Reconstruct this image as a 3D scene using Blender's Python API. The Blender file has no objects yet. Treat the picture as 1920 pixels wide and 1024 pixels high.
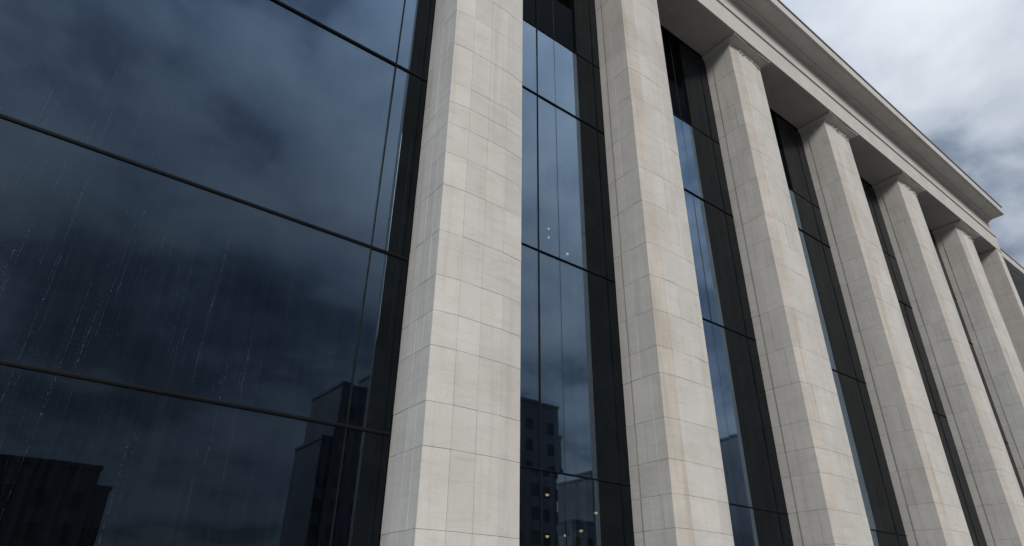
import bpy, bmesh, math, random
from mathutils import Vector, Matrix

random.seed(7)
SC = bpy.context.scene
COL = SC.collection
D = 7.0            # camera to the column fronts, metres
EYE = 1.6          # camera height, metres
YG = 1.13 * D      # plane of the curtain wall

def Z(r):          # height above the street from a height in units of D above the eye
    return EYE + r * D

# ------------------------------------------------------------------ camera
yaw, pitch, roll = math.radians(37.263), math.radians(28.595), math.radians(0.818)
fwd = Vector((math.sin(yaw) * math.cos(pitch), math.cos(yaw) * math.cos(pitch), math.sin(pitch)))
rgt = Vector((math.cos(yaw), -math.sin(yaw), 0))
up = rgt.cross(fwd)
r2 = rgt * math.cos(roll) + up * math.sin(roll)
u2 = -rgt * math.sin(roll) + up * math.cos(roll)
cam_data = bpy.data.cameras.new('camera')
cam = bpy.data.objects.new('camera', cam_data)
COL.objects.link(cam)
m = Matrix((r2, u2, -fwd)).transposed().to_4x4()
m.translation = Vector((0, 0, EYE))
cam.matrix_world = m
cam_data.sensor_width = 36
cam_data.lens = 1195.74 * 36 / 1920
cam_data.clip_end = 6000
SC.camera = cam

# ------------------------------------------------------------------ sky, sun, exposure
SUN_EL, SUN_AZ = math.radians(31), math.radians(-24)      # azimuth from the facade normal, to the right
EXPOSURE = 0.88
w = bpy.data.worlds.new('World')
SC.world = w
w.use_nodes = True
nt = w.node_tree
nt.nodes.clear()
def wn(t, **k):
    n = nt.nodes.new(t)
    for a, b in k.items():
        setattr(n, a, b)
    return n
L = nt.links.new
out = wn('ShaderNodeOutputWorld')
bg = wn('ShaderNodeBackground')
bg.inputs['Strength'].default_value = 0.1
sky = wn('ShaderNodeTexSky', sky_type='NISHITA', sun_disc=False)
sky.sun_elevation = SUN_EL
sky.sun_rotation = math.radians(180) - SUN_AZ
tc = wn('ShaderNodeTexCoord')
sep = wn('ShaderNodeSeparateXYZ')
L(tc.outputs['Generated'], sep.inputs[0])
zc = wn('ShaderNodeMath', operation='MAXIMUM'); zc.inputs[1].default_value = 0.0
L(sep.outputs['Z'], zc.inputs[0])
za = wn('ShaderNodeMath', operation='ADD'); za.inputs[1].default_value = 0.28
L(zc.outputs[0], za.inputs[0])
dx = wn('ShaderNodeMath', operation='DIVIDE'); dy = wn('ShaderNodeMath', operation='DIVIDE')
L(sep.outputs['X'], dx.inputs[0]); L(za.outputs[0], dx.inputs[1])
L(sep.outputs['Y'], dy.inputs[0]); L(za.outputs[0], dy.inputs[1])
comb = wn('ShaderNodeCombineXYZ')
L(dx.outputs[0], comb.inputs[0]); L(dy.outputs[0], comb.inputs[1])
comb.inputs[2].default_value = 8.43
sh = wn('ShaderNodeVectorMath', operation='ADD'); sh.inputs[1].default_value = (-18.985, -13.284, 0)
L(comb.outputs[0], sh.inputs[0])
n1 = wn('ShaderNodeTexNoise')
n1.inputs['Scale'].default_value = 1.35
n1.inputs['Detail'].default_value = 5
n1.inputs['Roughness'].default_value = 0.5
n1.inputs['Distortion'].default_value = 0.35
L(sh.outputs[0], n1.inputs['Vector'])
cr = wn('ShaderNodeValToRGB')
n1b = wn('ShaderNodeTexNoise')          # broken cloud within the large masses
n1b.inputs['Scale'].default_value = 4.6
n1b.inputs['Detail'].default_value = 7
n1b.inputs['Roughness'].default_value = 0.52
n1b.inputs['Distortion'].default_value = 0.15
L(sh.outputs[0], n1b.inputs['Vector'])
cb = wn('ShaderNodeMath', operation='MULTIPLY_ADD'); cb.inputs[1].default_value = 0.58; cb.inputs[2].default_value = -0.265
L(n1b.outputs['Fac'], cb.inputs[0])
cs = wn('ShaderNodeMath', operation='ADD')
L(cb.outputs[0], cs.inputs[0]); L(n1.outputs['Fac'], cs.inputs[1])
L(cs.outputs[0], cr.inputs[0])
els = cr.color_ramp.elements
els[0].position = 0.22; els[0].color = (0.045, 0.062, 0.09, 1)
els[1].position = 0.78; els[1].color = (0.62, 0.64, 0.67, 1)
e = cr.color_ramp.elements.new(0.62); e.color = (0.475, 0.505, 0.55, 1)
e = cr.color_ramp.elements.new(0.505); e.color = (0.335, 0.375, 0.435, 1)
e = cr.color_ramp.elements.new(0.42); e.color = (0.165, 0.20, 0.255, 1)
cm = wn('ShaderNodeMix', data_type='RGBA', blend_type='MULTIPLY')
cm.inputs[0].default_value = 1.0
L(cr.outputs[0], cm.inputs[6])
# an overcast sky is about three times brighter overhead than at the horizon
cie = wn('ShaderNodeMath', operation='MULTIPLY_ADD'); cie.inputs[1].default_value = 7.6; cie.inputs[2].default_value = 3.6
L(zc.outputs[0], cie.inputs[0])
L(cie.outputs[0], cm.inputs[7])
mx = wn('ShaderNodeMix', data_type='RGBA')
mx.inputs[0].default_value = 0.93
L(sky.outputs[0], mx.inputs[6]); L(cm.outputs[2], mx.inputs[7])
L(mx.outputs[2], bg.inputs['Color'])
L(bg.outputs[0], out.inputs['Surface'])

sd = bpy.data.lights.new('sun', 'SUN')
sd.energy = 1.45
sd.angle = math.radians(18)
sd.color = (1.0, 0.965, 0.92)
sun = bpy.data.objects.new('sun', sd)
COL.objects.link(sun)
sdir = Vector((math.sin(SUN_AZ) * math.cos(SUN_EL), -math.cos(SUN_AZ) * math.cos(SUN_EL), math.sin(SUN_EL)))
sun.rotation_euler = sdir.to_track_quat('Z', 'Y').to_euler()
sun.location = (0, -20, 60)

vs = SC.view_settings
vs.view_transform = 'Standard'
vs.look = 'None'
vs.gamma = 1
vs.use_curve_mapping = False
vs.exposure = EXPOSURE
SC.render.engine = 'CYCLES'
SC.cycles.transparent_max_bounces = 16

# ------------------------------------------------------------------ materials
def mat(name):
    mt = bpy.data.materials.new(name)
    mt.use_nodes = True
    t = mt.node_tree
    b = t.nodes['Principled BSDF']
    return mt, t, b

def nd(t, typ, ins=None, **k):
    n = t.nodes.new(typ)
    for a, b in k.items():
        setattr(n, a, b)
    for a, b in (ins or {}).items():
        n.inputs[a].default_value = b
    return n

def simple(name, col, rough, metal=0.0, var=0.12, scale=3.0, spec=0.5):
    mt, t, b = mat(name)
    g = nd(t, 'ShaderNodeNewGeometry')
    n = nd(t, 'ShaderNodeTexNoise', {'Scale': scale, 'Detail': 6, 'Roughness': 0.6})
    t.links.new(g.outputs['Position'], n.inputs['Vector'])
    r = nd(t, 'ShaderNodeValToRGB')
    t.links.new(n.outputs['Fac'], r.inputs[0])
    r.color_ramp.elements[0].position = 0.3
    r.color_ramp.elements[1].position = 0.7
    r.color_ramp.elements[0].color = (*[c * (1 - var) for c in col], 1)
    r.color_ramp.elements[1].color = (*[c * (1 + var) for c in col], 1)
    t.links.new(r.outputs[0], b.inputs['Base Color'])
    b.inputs['Roughness'].default_value = rough
    b.inputs['Metallic'].default_value = metal
    b.inputs['Specular IOR Level'].default_value = spec
    return mt

def stone(name, light, dark, stain_amt, rnd=0.055):
    mt, t, b = mat(name)
    lk = t.links.new
    g = nd(t, 'ShaderNodeNewGeometry')
    # cloudy tone
    n1 = nd(t, 'ShaderNodeTexNoise', {'Scale': 1.1, 'Detail': 8, 'Roughness': 0.62})
    lk(g.outputs['Position'], n1.inputs['Vector'])
    r1 = nd(t, 'ShaderNodeValToRGB')
    r1.color_ramp.elements[0].position = 0.32; r1.color_ramp.elements[0].color = (*dark, 1)
    r1.color_ramp.elements[1].position = 0.66; r1.color_ramp.elements[1].color = (*light, 1)
    lk(n1.outputs['Fac'], r1.inputs[0])
    # slanting soft veins
    mp = nd(t, 'ShaderNodeMapping')
    mp.inputs['Rotation'].default_value = (0.0, math.radians(22), 0.0)
    mp.inputs['Scale'].default_value = (1.2, 1.2, 7.0)
    lk(g.outputs['Position'], mp.inputs['Vector'])
    n2 = nd(t, 'ShaderNodeTexNoise', {'Scale': 1.5, 'Detail': 7, 'Roughness': 0.65, 'Distortion': 0.8})
    lk(mp.outputs[0], n2.inputs['Vector'])
    r2_ = nd(t, 'ShaderNodeValToRGB')
    r2_.color_ramp.elements[0].position = 0.30; r2_.color_ramp.elements[0].color = (0.80, 0.79, 0.775, 1)
    r2_.color_ramp.elements[1].position = 0.52; r2_.color_ramp.elements[1].color = (1, 1, 1, 1)
    lk(n2.outputs['Fac'], r2_.inputs[0])
    m1 = nd(t, 'ShaderNodeMix', {0: 0.5}, data_type='RGBA', blend_type='MULTIPLY')
    lk(r1.outputs[0], m1.inputs[6]); lk(r2_.outputs[0], m1.inputs[7])
    # brown run-off stains, drawn out downwards
    mp2 = nd(t, 'ShaderNodeMapping')
    mp2.inputs['Scale'].default_value = (5.0, 5.0, 0.22)
    lk(g.outputs['Position'], mp2.inputs['Vector'])
    n3 = nd(t, 'ShaderNodeTexNoise', {'Scale': 1.3, 'Detail': 6, 'Roughness': 0.6, 'Distortion': 0.2})
    lk(mp2.outputs[0], n3.inputs['Vector'])
    r3 = nd(t, 'ShaderNodeValToRGB')
    r3.color_ramp.elements[0].position = 0.52; r3.color_ramp.elements[0].color = (0, 0, 0, 1)
    r3.color_ramp.elements[1].position = 0.78; r3.color_ramp.elements[1].color = (stain_amt,) * 3 + (1,)
    lk(n3.outputs['Fac'], r3.inputs[0])
    m2 = nd(t, 'ShaderNodeMix', data_type='RGBA')
    lk(r3.outputs[0], m2.inputs[0]); lk(m1.outputs[2], m2.inputs[6])
    m2.inputs[7].default_value = (0.27, 0.225, 0.18, 1)
    # each piece its own tone
    oi = nd(t, 'ShaderNodeObjectInfo')
    mr = nd(t, 'ShaderNodeMapRange', {'To Min': 1 - rnd, 'To Max': 1 + rnd * 0.6})
    lk(oi.outputs['Random'], mr.inputs['Value'])
    # fine grain
    n4 = nd(t, 'ShaderNodeTexNoise', {'Scale': 42.0, 'Detail': 4, 'Roughness': 0.7})
    lk(g.outputs['Position'], n4.inputs['Vector'])
    mr2 = nd(t, 'ShaderNodeMapRange', {'To Min': 0.90, 'To Max': 1.10})
    lk(n4.outputs['Fac'], mr2.inputs['Value'])
    mu = nd(t, 'ShaderNodeMath', operation='MULTIPLY')
    lk(mr.outputs[0], mu.inputs[0]); lk(mr2.outputs[0], mu.inputs[1])
    hs = nd(t, 'ShaderNodeHueSaturation')
    lk(mu.outputs[0], hs.inputs['Value']); lk(m2.outputs[2], hs.inputs['Color'])
    lk(hs.outputs[0], b.inputs['Base Color'])
    b.inputs['Roughness'].default_value = 0.78
    b.inputs['Specular IOR Level'].default_value = 0.25
    bp = nd(t, 'ShaderNodeBump', {'Strength': 0.25, 'Distance': 0.006})
    n5 = nd(t, 'ShaderNodeTexNoise', {'Scale': 14.0, 'Detail': 8, 'Roughness': 0.7})
    lk(g.outputs['Position'], n5.inputs['Vector'])
    lk(n5.outputs['Fac'], bp.inputs['Height'])
    lk(bp.outputs[0], b.inputs['Normal'])
    return mt

def glass(name, tint, base, gain, power, through, dirt, wet=0.0):
    """Coated facade glass: mirror coat that strengthens towards grazing angles, dim see-through, thin dirt film."""
    mt = bpy.data.materials.new(name)
    mt.use_nodes = True
    t = mt.node_tree
    t.nodes.clear()
    lk = t.links.new
    o = nd(t, 'ShaderNodeOutputMaterial')
    g = nd(t, 'ShaderNodeNewGeometry')
    lw = nd(t, 'ShaderNodeLayerWeight', {'Blend': 0.5})
    pw = nd(t, 'ShaderNodeMath', {1: power}, operation='POWER')
    lk(lw.outputs['Facing'], pw.inputs[0])
    ma = nd(t, 'ShaderNodeMath', {1: gain, 2: base}, operation='MULTIPLY_ADD', use_clamp=True)
    lk(pw.outputs[0], ma.inputs[0])
    gl = nd(t, 'ShaderNodeBsdfGlossy', {'Color': (*tint, 1), 'Roughness': 0.012})
    tr = nd(t, 'ShaderNodeBsdfTransparent', {'Color': (*through, 1)})
    # slow waviness of the sheet
    n = nd(t, 'ShaderNodeTexNoise', {'Scale': 0.55, 'Detail': 2})
    lk(g.outputs['Position'], n.inputs['Vector'])
    bp = nd(t, 'ShaderNodeBump', {'Strength': 0.10, 'Distance': 0.012})
    lk(n.outputs['Fac'], bp.inputs['Height'])
    lk(bp.outputs[0], gl.inputs['Normal'])
    # run-off film: narrow vertical streaks that roughen and grey the coat
    mp = nd(t, 'ShaderNodeMapping')
    mp.inputs['Scale'].default_value = (5.0, 5.0, 0.22)
    lk(g.outputs['Position'], mp.inputs['Vector'])
    n2 = nd(t, 'ShaderNodeTexNoise', {'Scale': 2.0, 'Detail': 8, 'Roughness': 0.72})
    lk(mp.outputs[0], n2.inputs['Vector'])
    rr = nd(t, 'ShaderNodeMapRange', {'From Min': 0.35, 'From Max': 0.75, 'To Min': 0.0, 'To Max': 0.010 + wet})
    lk(n2.outputs['Fac'], rr.inputs['Value'])
    lk(rr.outputs[0], gl.inputs['Roughness'])
    df = nd(t, 'ShaderNodeBsdfDiffuse', {'Color': (0.30, 0.35, 0.40, 1)})
    rd = nd(t, 'ShaderNodeMapRange', {'From Min': 0.42, 'From Max': 0.78, 'To Min': dirt * 0.15, 'To Max': dirt})
    lk(n2.outputs['Fac'], rd.inputs['Value'])
    mxa = nd(t, 'ShaderNodeMixShader')
    lk(ma.outputs[0], mxa.inputs[0]); lk(tr.outputs[0], mxa.inputs[1]); lk(gl.outputs[0], mxa.inputs[2])
    mxb = nd(t, 'ShaderNodeMixShader')
    lk(rd.outputs[0], mxb.inputs[0]); lk(mxa.outputs[0], mxb.inputs[1]); lk(df.outputs[0], mxb.inputs[2])
    lk(mxb.outputs[0], o.inputs['Surface'])
    return mt

M = {}
M['stone'] = stone('pale_limestone', (0.545, 0.525, 0.49), (0.475, 0.455, 0.42), 0.32)
M['stone_warm'] = stone('stained_limestone', (0.51, 0.475, 0.425), (0.43, 0.395, 0.35), 0.55)
M['stone_trim'] = stone('limestone_trim', (0.53, 0.51, 0.48), (0.465, 0.445, 0.415), 0.30, 0.03)
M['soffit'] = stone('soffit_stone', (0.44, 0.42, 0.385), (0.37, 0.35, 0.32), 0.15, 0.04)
M['mortar'] = simple('joint_mortar', (0.39, 0.375, 0.35), 0.9, var=0.2, scale=8)
M['glass'] = glass('coated_glass', (0.60, 0.79, 1.0), 0.06, 0.95, 1.6, (0.30, 0.36, 0.38), 0.02)
M['wet_glass'] = glass('wet_coated_glass', (0.54, 0.75, 1.0), 0.045, 1.1, 1.7, (0.22, 0.28, 0.32), 0.016, 0.004)
M['dark_glass'] = glass('dark_spandrel_glass', (0.7, 0.85, 1.0), 0.006, 0.035, 2.2, (0.06, 0.07, 0.07), 0.008)
M['reflection_black'] = simple('column_reflection_black', (0.004, 0.006, 0.0075), 0.06, spec=0.12, scale=1.5, var=0.4)  # near-black that paints the mirrored column sides onto the glazing
M['frame'] = simple('dark_anodised_frame', (0.009, 0.010, 0.012), 0.5, 0.0, scale=4, spec=0.06)
M['seal'] = simple('black_seal', (0.012, 0.013, 0.015), 0.6)
M['flashing'] = simple('lead_flashing', (0.10, 0.105, 0.115), 0.5, 0.4, scale=5)
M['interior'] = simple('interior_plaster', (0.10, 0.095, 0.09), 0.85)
M['blind'] = simple('pale_blind_fabric', (0.70, 0.72, 0.70), 0.9, scale=6)
M['ground'] = simple('street_asphalt', (0.055, 0.055, 0.058), 0.8, scale=0.4)
M['pavement'] = simple('pavement_stone', (0.16, 0.155, 0.145), 0.75, scale=0.8)
M['tower'] = simple('dark_tower_cladding', (0.15, 0.165, 0.20), 0.7, scale=0.2, var=0.3)
M['tower_window'] = simple('tower_window_glass', (0.02, 0.024, 0.03), 0.15, scale=0.3)
M['drop'] = simple('rain_water', (0.15, 0.17, 0.195), 0.12, spec=0.6, scale=20)
em, t_, b_ = mat('lit_bulb')
b_.inputs['Base Color'].default_value = (1, .85, .6, 1)
b_.inputs['Emission Color'].default_value = (1.0, 0.72, 0.40, 1)
b_.inputs['Emission Strength'].default_value = 2.5
M['bulb'] = em
em2 = em.copy(); em2.name = 'lit_warm_bulb'
em2.node_tree.nodes['Principled BSDF'].inputs['Emission Strength'].default_value = 2.4
em2.node_tree.nodes['Principled BSDF'].inputs['Emission Color'].default_value = (1.0, 0.62, 0.28, 1)
M['warm_bulb'] = em2

# ------------------------------------------------------------------ helpers
def link(o, parent=None):
    COL.objects.link(o)
    if parent is not None:
        o.parent = parent
    return o

def empty(name, loc=(0, 0, 0), parent=None):
    o = bpy.data.objects.new(name, None)
    o.empty_display_size = 0.3
    o.location = loc
    return link(o, parent)

def tag(o, label=None, cat=None, group=None, kind=None):
    if label: o['label'] = label
    if cat: o['category'] = cat
    if group: o['group'] = group
    if kind: o['kind'] = kind
    return o

def mesh(name, verts, faces, material, smooth=False):
    me = bpy.data.meshes.new(name)
    me.from_pydata(verts, [], faces)
    me.validate()
    bm = bmesh.new(); bm.from_mesh(me)
    bmesh.ops.recalc_face_normals(bm, faces=bm.faces)
    bm.to_mesh(me); bm.free()
    me.materials.append(M[material])
    if smooth:
        for p in me.polygons: p.use_smooth = True
    return me

def box_data(x0, x1, y0, y1, z0, z1, c=0.0):
    """a box, its edges cut back by c when c > 0 (done on the xz and front edges)"""
    v = [(x0, y0, z0), (x1, y0, z0), (x1, y1, z0), (x0, y1, z0), (x0, y0, z1), (x1, y0, z1), (x1, y1, z1), (x0, y1, z1)]
    f = [(0, 3, 2, 1), (4, 5, 6, 7), (0, 1, 5, 4), (1, 2, 6, 5), (2, 3, 7, 6), (3, 0, 4, 7)]
    return v, f

def box(name, x0, x1, y0, y1, z0, z1, material, parent=None, bevel=0.0):
    v, f = box_data(x0, x1, y0, y1, z0, z1)
    me = mesh(name, v, f, material)
    if bevel:
        bm = bmesh.new(); bm.from_mesh(me)
        bmesh.ops.bevel(bm, geom=list(bm.edges), offset=bevel, segments=1, affect='EDGES')
        bm.to_mesh(me); bm.free()
    o = bpy.data.objects.new(name, me)
    return link(o, parent)

def profile(name, pts, x0, x1, material, parent=None):
    """sweep a (y, z) outline along x"""
    n = len(pts)
    v = [(x0, y, z) for y, z in pts] + [(x1, y, z) for y, z in pts]
    f = [(i, (i + 1) % n, n + (i + 1) % n, n + i) for i in range(n)]
    f += [tuple(range(n)), tuple(range(2 * n - 1, n - 1, -1))]
    return link(bpy.data.objects.new(name, mesh(name, v, f, material)), parent)

# ------------------------------------------------------------------ ground
v, f = box_data(-3000, 3000, -3000, 3000, -0.5, 0.0)
tag(link(bpy.data.objects.new('ground', mesh('ground', v, f, 'ground'))), kind='structure')
v, f = box_data(-60, 90, -9, 40, -0.3, 0.13)
tag(link(bpy.data.objects.new('pavement', mesh('pavement', v, f, 'pavement'))), kind='structure')
BASE = 0.13

# ------------------------------------------------------------------ the colonnaded building
bld = empty('office_building', (0.787 * D, YG, BASE))
tag(bld, 'pale limestone building with tall square columns, dark glass bays and a deep cornice', 'building')
bld_off = Vector(bld.location)

def to_building(o):
    """parts are written in street coordinates and hung on the building's base"""
    o.parent = bld
    o.location = Vector(o.location) - bld_off
    return o

Z_SOF = Z(2.255)
X_LEFT, X_END = -1.6 * D, 4.93 * D

# ---- columns
panel_cache = {}
def panel_mesh(ln, h, mt='stone'):
    key = (round(ln, 3), round(h, 3), mt)
    if key not in panel_cache:
        g, c, d1, t = 0.0017, 0.0025, 0.0025, 0.045
        a, b = ln / 2 - g, h / 2 - g
        v = []
        for (ix, y) in ((0, t), (0, d1), (c, 0.0)):
            v += [(-a + ix, y, -b + ix), (a - ix, y, -b + ix), (a - ix, y, b - ix), (-a + ix, y, b - ix)]
        f = [(8, 9, 10, 11)]
        for k in (0, 4):
            for i in range(4):
                j = (i + 1) % 4
                f.append((k + i, k + j, k + 4 + j, k + 4 + i))
        panel_cache[key] = mesh('stone_panel', v, f, mt)
    return panel_cache[key]

def courses(first, ztop, seed):
    rg = random.Random(seed)
    zs = sorted(first)
    while zs[-1] < ztop - 0.20:
        zs.append(zs[-1] + rg.choice((0.105, 0.125, 0.145, 0.17)))
    if ztop - zs[-1] < 0.05: zs.pop()
    zs.append(ztop)
    return zs

def make_column(x, wd, dep, zs, label, cap=True, flare=0.045, yp=1.0):
    rg = random.Random(int(x * 1000))
    x *= D; wd *= D
    root = empty('column', (x, yp * D, BASE))
    root['label'] = label
    to_building(root)
    s = 0.0065 * D if cap else 0.0
    dp = dep * D
    zt = zs[-1] * D + EYE - BASE
    plan = [(0, dp), (0.03, dp * 0.74), (0, dp * 0.739), (0, dp * 0.49), (0, dp * 0.245), (0, 0)]
    nf = 4 if wd > 1.0 else 2
    front = [(0, 0)] + [(wd * k / nf, -s) for k in range(1, nf)] + [(wd, 0)]
    segs = [((0.014, dp), (0.014, dp * 0.74)), ((0, dp * 0.74), (0, dp * 0.49)), ((0, dp * 0.49), (0, dp * 0.245)), ((0, dp * 0.245), (0, 0))]
    segs += [(front[k], front[k + 1]) for k in range(nf)]
    segs += [((wd, 0), (wd, dp * 0.5)), ((wd, dp * 0.5), (wd, dp))]
    zb = zs[0] * D + EYE - BASE
    # core behind the cladding, showing only in the joints
    i_ = 0.035
    core = [(i_ + 0.03, dp), (i_ + 0.03, dp * 0.74), (i_, dp * 0.72), (i_, i_)] + [(px, py + i_) for px, py in front[1:-1]] + [(wd - i_, i_), (wd - i_, dp)]
    n = len(core)
    v = [(a, b, 0) for a, b in core] + [(a, b, zt) for a, b in core]
    f = [(i, (i + 1) % n, n + (i + 1) % n, n + i) for i in range(n)] + [tuple(range(n)), tuple(range(n, 2 * n))]
    link(bpy.data.objects.new('shaft_core', mesh('shaft_core', v, f, 'mortar')), root)
    rows = [(zs[i] * D + EYE - BASE, zs[i + 1] * D + EYE - BASE) for i in range(len(zs) - 1)]
    def put(a, b, z0, z1, mt='stone'):
        a, b = Vector(a), Vector(b)
        d = b - a
        o = bpy.data.objects.new('stone_panel', panel_mesh(d.length, z1 - z0, mt))
        mid = (a + b) / 2
        nrm = Vector((d.y, -d.x)).normalized()          # outward
        mid = mid + nrm * rg.uniform(-0.0025, 0.0015)
        o.location = (mid.x, mid.y, (z0 + z1) / 2)
        o.rotation_euler = (rg.gauss(0, 0.0012), rg.gauss(0, 0.0006), math.atan2(d.y, d.x) + rg.gauss(0, 0.0015))
        link(o, root)
    for z0, z1 in rows:
        for k, (a, b) in enumerate(segs):
            put(a, b, z0, z1, 'stone_warm' if k == 4 and cap and x > 6 else 'stone')
    # lower cladding, below the picture: one plain course
    for a, b in segs:
        put(a, b, 0.02, zb)
    if cap:
        make_capital(root, wd, dp, s, zt, Z_SOF - BASE, flare * D, rg)
    return root

def make_capital(root, wd, dp, s, z0, z1, fl, rg):
    """flared abacus: a cavetto sweeping out from the shaft to a thin fillet under the soffit"""
    h = z1 - z0
    prof = [(-0.01, -0.03), (0.010, -0.004), (0.014, 0.10 * h), (0.12 * fl, 0.24 * h), (0.32 * fl, 0.37 * h), (0.60 * fl, 0.46 * h), (0.86 * fl, 0.50 * h), (0.87 * fl, 0.56 * h), (fl, 0.58 * h), (fl, 0.96 * h), (0.9 * fl, 0.985 * h)]
    US = [k / 10 for k in range(11)]
    def ring(o):
        # hollow-sided: the corners reach out, the middle of the front stays back
        q = o * 0.42
        pts = [(-q, dp), (-q, dp * 0.5)]
        for u in US:
            px = -q + (wd + 2 * q) * u
            sy = s * min(1.0, min(u, 1 - u) * 4)
            e = abs(2 * u - 1) ** 2.2
            pts.append((px, -sy - o * (0.74 + 0.26 * e)))
        return pts + [(wd + q, dp * 0.5), (wd + q, dp)]
    v, f = [], []
    n = 15
    for o, dz in prof:
        for i, p in enumerate(ring(o)):
            # the corners of the abacus lift a little, as carved
            lift = 0.010 * (abs(2 * US[i - 2] - 1) ** 4 if 2 <= i <= 12 else 0.5) * (dz > 0.5 * h)
            v.append((p[0], p[1], z0 + dz + lift))
    for k in range(len(prof) - 1):
        for i in range(n - 1):
            f.append((k * n + i, k * n + i + 1, (k + 1) * n + i + 1, (k + 1) * n + i))
    top = (len(prof) - 1) * n
    f.append(tuple(range(top, top + n)))
    f.append(tuple(range(n)))
    link(bpy.data.objects.new('capital', mesh('capital', v, f, 'stone_trim')), root)
    # worn carved ornament clinging to the front under the flare
    ov, of = [], []
    x = wd * 0.30
    while x < wd * 0.98:
        rad = rg.uniform(0.04, 0.075)
        thick = rad * rg.uniform(0.28, 0.4)
        a0, a1 = rg.uniform(0.2, 1.2), rg.uniform(3.6, 5.6)
        cz = z0 - rg.uniform(0.05, 0.13)
        yy = -s if x < wd * 0.75 else -s + s * (x - wd * 0.75) / (wd * 0.25)
        ns = 9
        b0 = len(ov)
        for q in range(ns):
            a = a0 + (a1 - a0) * q / (ns - 1)
            rr_ = rad * (1 - 0.35 * q / ns)
            cx_, cz_ = x + rr_ * math.cos(a), cz + rr_ * math.sin(a)
            for u in range(5):
                b = u * 2 * math.pi / 5
                ov.append((cx_ + thick * math.cos(b) * math.cos(a), yy + thick * 2.0 * math.sin(b), cz_ + thick * math.cos(b) * math.sin(a)))
        for q in range(ns - 1):
            for u in range(5):
                of.append((b0 + q * 5 + u, b0 + q * 5 + (u + 1) % 5, b0 + (q + 1) * 5 + (u + 1) % 5, b0 + (q + 1) * 5 + u))
        of.append(tuple(b0 + u for u in range(5))); of.append(tuple(b0 + (ns - 1) * 5 + u for u in range(5)))
        x += rg.uniform(0.06, 0.16)
    link(bpy.data.objects.new('carved_ornament', mesh('carved_ornament', ov, of, 'stone_trim')), root)

ZT = 2.232
z_c1 = [0.02, 0.133, 0.271, 0.353, 0.463, 0.537, 0.617, 0.724, 0.843, 0.933, 1.02, 1.087, 1.152, 1.282]
z_c2 = [0.05, 0.115, 0.19, 0.265, 0.345, 0.446, 0.561, 0.635]
cols = [
    (0.567, 0.220, courses(z_c1, ZT, 1), 'nearest and widest stone column, between the rain-streaked glass and the narrow glass bays'),
    (1.238, 0.215, courses(z_c2, ZT, 2), 'second stone column from the nearest one, its capital out of the picture'),
    (1.937, 0.233, courses([0.06, 0.14, 0.205, 0.30, 0.405, 0.48, 0.565], ZT, 3), 'third stone column, first with its flared capital in view'),
    (2.722, 0.243, courses([0.06, 0.15, 0.24, 0.31, 0.40], ZT, 4), 'fourth stone column, second with its flared capital in view'),
    (3.506, 0.238, courses([0.07, 0.16, 0.25, 0.335], ZT, 5), 'fifth stone column, third with its flared capital in view'),
    (4.290, 0.262, courses([0.05, 0.14, 0.22, 0.33], ZT, 6), 'farthest column with a flared capital, beside the end pier'),
]
for x, wd, zs, lab in cols:
    make_column(x, wd, 0.13, zs, lab)
make_column(4.836, 0.092, 0.178, courses([0.06, 0.15, 0.24], 2.2535, 7), 'plain end pier without a capital at the far corner', cap=False, yp=0.953)

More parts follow.
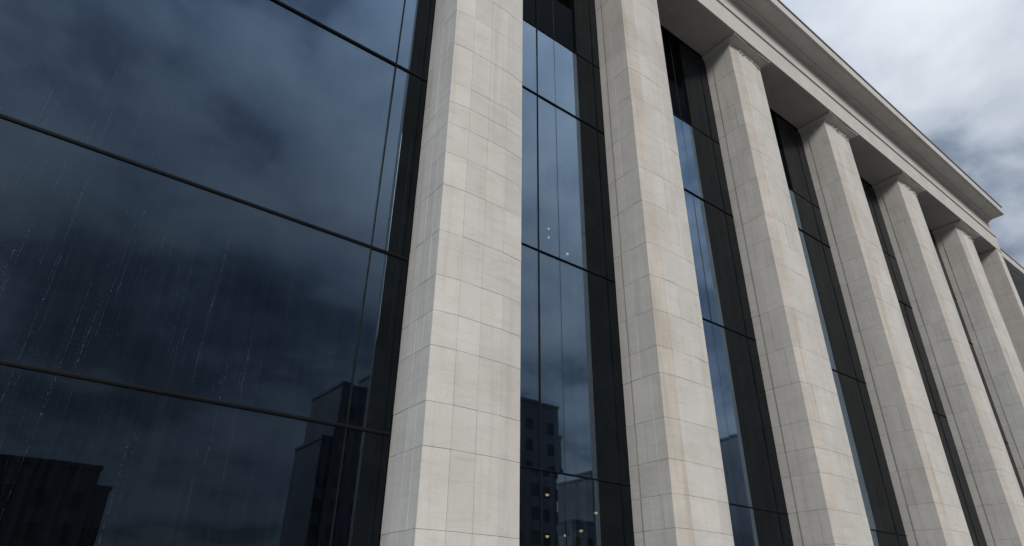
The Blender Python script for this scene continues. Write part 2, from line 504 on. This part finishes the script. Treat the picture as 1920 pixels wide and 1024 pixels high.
# ---- glazing, one window part per bay
def window(xl, xr, reflection, mullions, seals, trans, spandrel, glassmat, label, tw=0.045, th=0.055):
    root = empty('window', (xl, YG, BASE))
    root['label'] = label
    to_building(root)
    ox, oy, oz = xl, YG, BASE
    ztop = Z_SOF - 0.004
    rg = random.Random(int(xl * 100))
    def bx(name, x0, x1, y0, y1, z0, z1, mt, bevel=0.0):
        return box(name, x0 - ox, x1 - ox, y0 - oy, y1 - oy, z0 - oz, z1 - oz, mt, root, bevel)
    xs = [xl] + sorted(mullions + seals) + [reflection]
    zs = [BASE + 0.02] + trans + ([spandrel] if spandrel else []) + [ztop]
    for i in range(len(xs) - 1):
        for j in range(len(zs) - 1):
            dark = spandrel and zs[j] >= spandrel - 1e-4
            cx_, cz_ = (xs[i] + xs[i + 1]) / 2, (zs[j] + zs[j + 1]) / 2
            hw, hh = (xs[i + 1] - xs[i]) / 2 - 0.003, (zs[j + 1] - zs[j]) / 2 - 0.003
            v, f = box_data(-hw, hw, 0, 0.024, -hh, hh)
            o = bpy.data.objects.new('spandrel_pane' if dark else 'pane', mesh('pane', v, f, 'dark_glass' if dark else glassmat))
            o.location = (cx_ - ox, 0.0, cz_ - oz)
            o.rotation_euler = (rg.uniform(-1, 1) * min(0.004, 0.004 / hh), 0, rg.uniform(-1, 1) * min(0.006, 0.0045 / hw))
            link(o, root)
    for j in range(len(zs) - 1):       # black strips added to paint the column side's dark reflection in the glass
        hw = (xr - reflection) * 0.5
        bx('painted_reflection', reflection - 0.012, xr - 0.004, YG - 0.006, YG + 0.03, zs[j] + 0.003, zs[j + 1] - 0.003, 'reflection_black')
        bx('reflection_rib', reflection + hw - 0.005, reflection + hw + 0.005, YG - 0.009, YG - 0.0065, zs[j] + 0.04, zs[j + 1] - 0.04, 'reflection_black')
    for x in mullions:
        bx('mullion', x - tw / 2, x + tw / 2, YG - 0.024, YG + 0.14, BASE + 0.02, ztop, 'frame', 0.004)
    for x in seals:
        bx('joint_seal', x - 0.005, x + 0.005, YG - 0.003, YG + 0.028, BASE + 0.02, ztop, 'seal')
    if spandrel:
        bx('spandrel_edge', xl, xr - 0.005, YG - 0.022, YG + 0.05, spandrel - 0.008, spandrel + 0.008, 'frame')
    for z in trans:
        bx('transom', xl, xr - 0.005, YG - 0.026, YG + 0.10, z - th / 2, z + th / 2, 'frame', 0.004)
        bx('transom_cap', xl, xr - 0.006, YG - 0.033, YG - 0.027, z - th * 0.18, z + th * 0.42, 'frame', 0.002)
    bx('head_trim', xl, xr - 0.005, YG - 0.03, YG + 0.05, ztop - 0.06, ztop - 0.002, 'frame')
    return root

g = 1.13 * D
zz = lambda r: EYE + r * g
window(X_LEFT, 0.567 * D, 0.457 * g, [-0.86 * g, 0.4205 * g], [], [zz(-0.12), zz(0.279), zz(0.624), zz(1.107)], zz(1.60), 'wet_glass',
       'very wide rain-streaked glass bay left of the nearest column', 0.020, 0.044)
window(0.787 * D, 1.238 * D, 1.0 * g, [0.839 * g], [0.906 * g], [zz(-0.1), zz(0.265), zz(0.772), zz(1.268)], zz(1.535), 'glass',
       'glass bay between the nearest and second columns', 0.018, 0.024)
window(1.453 * D, 1.937 * D, 1.558 * g, [], [1.498 * g], [zz(-0.1), zz(0.264), zz(0.773), zz(1.232)], zz(1.553), 'glass',
       'glass bay between the second and third columns', 0.018, 0.024)
window(2.170 * D, 2.722 * D, 2.21 * g, [], [], [zz(-0.1), zz(0.262), zz(0.785), zz(1.368)], zz(1.563), 'glass',
       'narrow sliver of glass between the third and fourth columns', 0.018, 0.024)
window(2.965 * D, 3.506 * D, 2.93 * g, [], [], [zz(-0.1), zz(0.262), zz(0.785), zz(1.30)], zz(1.563), 'glass',
       'thin dark strip of glass between the fourth and fifth columns', 0.018, 0.024)
window(3.744 * D, 4.290 * D, 3.68 * g, [], [], [zz(-0.1), zz(0.262), zz(0.785), zz(1.30)], zz(1.563), 'glass',
       'barely visible dark glass between the fifth and sixth columns', 0.018, 0.024)

# ---- soffit, architrave, frieze, cornice
YA = 0.95 * D
zs_ = Z_SOF
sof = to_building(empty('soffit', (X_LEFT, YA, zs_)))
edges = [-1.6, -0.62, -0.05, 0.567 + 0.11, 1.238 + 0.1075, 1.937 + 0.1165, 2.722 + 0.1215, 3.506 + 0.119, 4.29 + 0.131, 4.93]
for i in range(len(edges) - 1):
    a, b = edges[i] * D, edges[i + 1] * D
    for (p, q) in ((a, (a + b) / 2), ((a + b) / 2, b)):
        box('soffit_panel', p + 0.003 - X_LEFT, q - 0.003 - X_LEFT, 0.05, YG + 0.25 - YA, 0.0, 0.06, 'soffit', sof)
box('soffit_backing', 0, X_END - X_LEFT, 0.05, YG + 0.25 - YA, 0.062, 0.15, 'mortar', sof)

zj = EYE + 2.375 * D       # drip joint
zf = EYE + 2.482 * D       # top of the frieze
zc = EYE + 2.500 * D       # underside of the cornice slab
yo = 0.850 * D             # outer edge of the cornice
def part_profile(name, pts, x0, x1, mt):
    return to_building(profile(name, pts, x0, x1, mt))
part_profile('architrave', [(YA, zs_ - 0.012), (YA, zj - 0.055), (YA + 0.07, zj - 0.05), (YA + 0.07, zj), (YA + 0.5, zj), (YA + 0.5, zs_ + 0.2), (YA + 0.048, zs_ + 0.2), (YA + 0.048, zs_ - 0.012)], X_LEFT, X_END, 'stone_trim')
part_profile('fillet', [(YA - 0.035, zj + 0.003), (YA - 0.035, zj + 0.045), (YA + 0.012, zj + 0.052), (YA + 0.4, zj + 0.052), (YA + 0.4, zj + 0.003)], X_LEFT, X_END + 0.03, 'stone_trim')
part_profile('frieze', [(YA + 0.008, zj + 0.055), (YA + 0.008, zf), (YA + 0.5, zf), (YA + 0.5, zj + 0.055)], X_LEFT, X_END - 0.25, 'stone_trim')
cor = part_profile('cornice', [(yo, zc + 0.02), (yo, zc + 0.42), (yo + 0.02, zc + 0.44), (yo + 6, zc + 0.44), (yo + 6, zc), (yo + 0.085, zc), (yo + 0.075, zc + 0.018), (yo + 0.045, zc + 0.018), (yo + 0.035, zc + 0.0)], X_LEFT, X_END - 0.18, 'stone_trim')
off = Vector(cor.location)
bm_ = profile('bed_moulding', [(YA - 0.03, zf + 0.003), (YA - 0.05, zf + 0.02), (YA - 0.055, zf + 0.05), (YA - 0.10, zf + 0.075), (YA - 0.16, zf + 0.09), (YA - 0.17, zc - 0.004), (YA + 0.4, zc - 0.004), (YA + 0.4, zf + 0.003)], X_LEFT, X_END - 0.21, 'stone_trim', cor)
fl_ = profile('flashing', [(yo - 0.03, zc + 0.40), (yo - 0.03, zc + 0.475), (yo + 0.01, zc + 0.49), (yo + 5.9, zc + 0.49), (yo + 5.9, zc + 0.445), (yo - 0.004, zc + 0.445), (yo - 0.004, zc + 0.40)], X_LEFT, X_END - 0.16, 'flashing', cor)

# ---- shell and dim interior behind the glass
to_building(box('side_wall', X_END - 0.5, X_END - 0.02, YG + 0.02, YG + 12, BASE, zj, 'stone_trim'))
to_building(box('side_wall', X_LEFT - 0.5, X_LEFT - 0.05, YG + 0.02, YG + 12, BASE, zj, 'stone_trim'))
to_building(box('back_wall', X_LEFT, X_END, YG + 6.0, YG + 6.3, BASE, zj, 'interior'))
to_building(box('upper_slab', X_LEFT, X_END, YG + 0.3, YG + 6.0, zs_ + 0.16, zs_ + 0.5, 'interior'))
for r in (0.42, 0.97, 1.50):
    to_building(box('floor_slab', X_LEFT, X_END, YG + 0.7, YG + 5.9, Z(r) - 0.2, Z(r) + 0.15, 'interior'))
for xr_ in (0.925, 0.955, 0.985, 1.53, 1.085, 1.80):
    to_building(box('blind', xr_ * g - 0.085, xr_ * g + 0.085, YG + 0.30, YG + 0.33, BASE + 0.1, zs_ - 0.1, 'blind'))

# ------------------------------------------------------------------ lower wing beyond the end pier
wing = empty('low_wing', (5.2 * D, 1.13 * D, BASE))
tag(wing, 'lower stone wing with a thin eave band beyond the end pier', 'building')
wo = Vector(wing.location)
def wpart(o):
    o.parent = wing; o.location = Vector(o.location) - wo; return o
xw0, xw1 = 5.0 * D, 9.5 * D
wpart(profile('eave', [(1.0 * D, Z(2.335)), (1.0 * D, Z(2.395)), (1.0 * D + 4, Z(2.395)), (1.0 * D + 4, Z(2.335))], xw0, xw1, 'stone_trim'))
wpart(profile('eave_flashing', [(1.0 * D - 0.03, Z(2.396)), (1.0 * D - 0.03, Z(2.402)), (1.0 * D + 3.9, Z(2.402)), (1.0 * D + 3.9, Z(2.396))], xw0, xw1, 'flashing'))
wpart(profile('eave_moulding', [(1.04 * D, Z(2.315)), (1.03 * D, Z(2.334)), (1.2 * D, Z(2.334)), (1.2 * D, Z(2.315))], xw0, xw1, 'soffit'))
for k in range(6):
    a = xw0 + 0.1 + k * 4.5
    for j in range(4):
        z0, z1 = BASE + 0.1 + j * 4.35, BASE + 0.1 + (j + 1) * 4.35
        wpart(box('pane', a + 0.03, a + 4.47, 1.22 * D, 1.22 * D + 0.024, z0 + 0.03, min(z1, Z(2.30)) - 0.03, 'glass'))
    wpart(box('mullion', a - 0.03, a + 0.029, 1.22 * D - 0.05, 1.22 * D + 0.1, BASE, Z(2.31), 'frame'))
wpart(box('back_wall', xw0, xw1, 1.22 * D + 3.5, 1.22 * D + 3.8, BASE, Z(2.31), 'interior'))

# ------------------------------------------------------------------ the other side of the street (seen mirrored in the glass)
win_cache = {}
def far_building(name, label, Yv, blocks, win=(1.5, 1.9), step=(3.1, 3.6), group=None, extra=None):
    """blocks: (ratio x0, ratio x1, ratio top, depth) as they appear mirrored at virtual depth Yv (units of D)"""
    yf = 2 * YG - Yv * D
    xs0 = min(b[0] for b in blocks) * Yv * D
    root = empty(name, (xs0, yf, 0))
    tag(root, label, 'building')
    for bi, (a, b, top, dep) in enumerate(blocks):
        x0, x1, h = a * Yv * D - xs0, b * Yv * D - xs0, EYE + top * Yv * D
        yy = -0.6 * bi
        box('wall', x0, x1, yy - dep, yy, 0, h, 'tower', root)
        box('parapet', x0 - 0.15, x1 + 0.15, yy - dep - 0.15, yy + 0.15, h + 0.003, h + 0.5, 'tower', root)
        nx = max(1, int((x1 - x0 - 0.6) / step[0])); nz = int((h - 2) / step[1])
        if 'w' not in win_cache:
            v, f = box_data(-win[0] / 2, win[0] / 2, -0.1, 0.04, -win[1] / 2, win[1] / 2)
            win_cache['w'] = mesh('window', v, f, 'tower_window')
        for i in range(nx):
            for j in range(nz):
                o = bpy.data.objects.new('window', win_cache['w'])
                o.location = (x0 + (x1 - x0) * (i + 0.5) / nx, yy, 2.2 + j * step[1])
                link(o, root)
    return root

far_building('long_block', 'long low dark block across the street, mirrored at the lower left of the wet glass', 13, [(-0.45, 0.096, 0.165, 14), (0.096, 0.114, 0.142, 12)])
far_building('stepped_tower', 'stepped dark tower across the street, mirrored left of the nearest column', 14, [(0.402, 0.62, 0.342, 12.7), (0.386, 0.402, 0.255, 11), (0.452, 0.60, 0.375, 5)])
far_building('corner_tower', 'dark corner tower across the street, mirrored right of the nearest column', 12, [(0.70, 0.874, 0.395, 14), (0.874, 0.886, 0.337, 12)])
far_building('low_terrace', 'low stepped terrace across the street, mirrored at the foot of the second bay', 16, [(0.90, 0.965, 0.17, 9), (0.965, 1.20, 0.262, 10), (0.99, 1.1, 0.28, 6)])
far_building('gabled_block', 'broad dark block across the street, mirrored in the third bay', 12, [(1.569, 1.85, 0.457, 9), (1.60, 1.8, 0.40, 16)])
far_building('far_slab', 'plain dark slab building across the street, mirrored in the fourth bay', 12, [(2.1, 2.6, 0.492, 12)])

# ------------------------------------------------------------------ lamps inside the second bay
def lamp(px, pz, depth, warm, label):
    """small pendant lamp behind the glass, its ray ratios (px, pz) taken to a depth in units of D"""
    x, y, z = px * depth * D, depth * D, EYE + pz * depth * D
    root = empty('pendant_lamp', (x, y, z))
    tag(root, label, 'lamp', 'pendant lamps behind the glass')
    v, f = [], []
    n = 10
    for (r, h) in ((0.015, 0.16), (0.05, 0.13), (0.085, 0.02), (0.078, 0.02), (0.045, 0.115)):
        for k in range(n):
            a = 2 * math.pi * k / n
            v.append((r * math.cos(a), r * math.sin(a), h))
    for q in range(4):
        for k in range(n):
            f.append((q * n + k, q * n + (k + 1) % n, (q + 1) * n + (k + 1) % n, (q + 1) * n + k))
    link(bpy.data.objects.new('lamp_shade', mesh('lamp_shade', v, f, 'frame')), root)
    box('cable', -0.006, 0.006, -0.006, 0.006, 0.16, 0.9, 'frame', root)
    v, f = [], []
    for i in range(5):
        b = -math.pi / 2 + math.pi * i / 4
        for k in range(8):
            a = 2 * math.pi * k / 8
            v.append((0.03 * math.cos(b) * math.cos(a), 0.03 * math.cos(b) * math.sin(a), 0.02 + 0.03 * math.sin(b)))
    for i in range(4):
        for k in range(8):
            f.append((i * 8 + k, i * 8 + (k + 1) % 8, (i + 1) * 8 + (k + 1) % 8, (i + 1) * 8 + k))
    link(bpy.data.objects.new('bulb', mesh('bulb', v, f, 'warm_bulb' if warm else 'bulb')), root)

# ------------------------------------------------------------------ rain on the wide pane
def rain():
    rg = random.Random(21)
    v, f = [], []
    def drop(x, z, r, st):
        b = len(v)
        y = YG - 0.0035
        k = 6
        for i in range(k):
            a = 2 * math.pi * i / k
            v.append((x + r * math.cos(a), y, z + r * st * math.sin(a)))
        for i in range(k):
            a = 2 * math.pi * i / k
            v.append((x + r * 0.6 * math.cos(a), y - r * 0.45, z + r * st * 0.6 * math.sin(a) - r * 0.15 * st))
        for i in range(k):
            j = (i + 1) % k
            f.append((b + i, b + j, b + k + j, b + k + i))
        f.append(tuple(b + k + i for i in range(k)))
    x0, x1, z0, z1 = -0.40 * g, 0.44 * g, zz(0.02), zz(1.35)
    # scattered specks
    for _ in range(4200):
        x = rg.uniform(x0, x1); z = rg.uniform(z0, z1)
        if rg.random() < 0.35 + 0.65 * (1 - (z - z0) / (z1 - z0)):
            drop(x, z, rg.uniform(0.0007, 0.0020) * (1.6 if rg.random() < 0.06 else 1), rg.uniform(0.9, 1.5))
    # beaded runs
    for _ in range(300):
        x = rg.gauss(0.02, 0.16) * g if rg.random() < 0.75 else rg.uniform(x0, x1)
        zt = zz(rg.triangular(0.12, 1.1, 0.60))
        ln = rg.uniform(0.2, 1.9)
        z = zt
        wob = 0
        dens = rg.uniform(0.4, 1.0)
        size = rg.choice((0.0006, 0.0007, 0.0008, 0.0010, 0.0016)) * rg.uniform(0.85, 1.2)
        while z > zt - ln and z > z0:
            wob += rg.gauss(0, 0.0012)
            if rg.random() < dens:
                drop(x + wob, z, size * rg.uniform(0.6, 1.3), rg.uniform(1.2, 3.5))
            z -= rg.uniform(0.008, 0.03)
    o = link(bpy.data.objects.new('rain_drops', mesh('rain_drops', v, f, 'drop')))
    tag(o, 'fine rain drops and beaded runs on the wide dark pane', 'rain drops', kind='stuff')
rain()

for i, (px, pz, dp_) in enumerate(((0.872, 0.795 + 0.05, 1.45), (0.872, 0.82, 1.45), (0.932, 0.795, 1.16))):
    lamp(px, pz, dp_, False, ('upper of two small lamps behind the second bay', 'lower of two small lamps behind the second bay', 'small lamp right of the pair behind the second bay')[i])
for px, pz, dp_, lab in ((0.856, 0.217, 1.16, 'white lamp low behind the second bay by the mullion'),
                         (0.988, 0.196, 1.16, 'warm lamp low behind the second bay near the painted dark jamb'),
                         (0.944, 0.158, 1.16, 'large warm lamp near the bottom of the second bay'),
                         (0.855, 0.141, 1.16, 'lowest lamp behind the second bay by the mullion'),
                         (0.902, 0.146, 1.16, 'small lamp low behind the second bay beside the glass joint')):
    lamp(px, pz, dp_, True, lab)
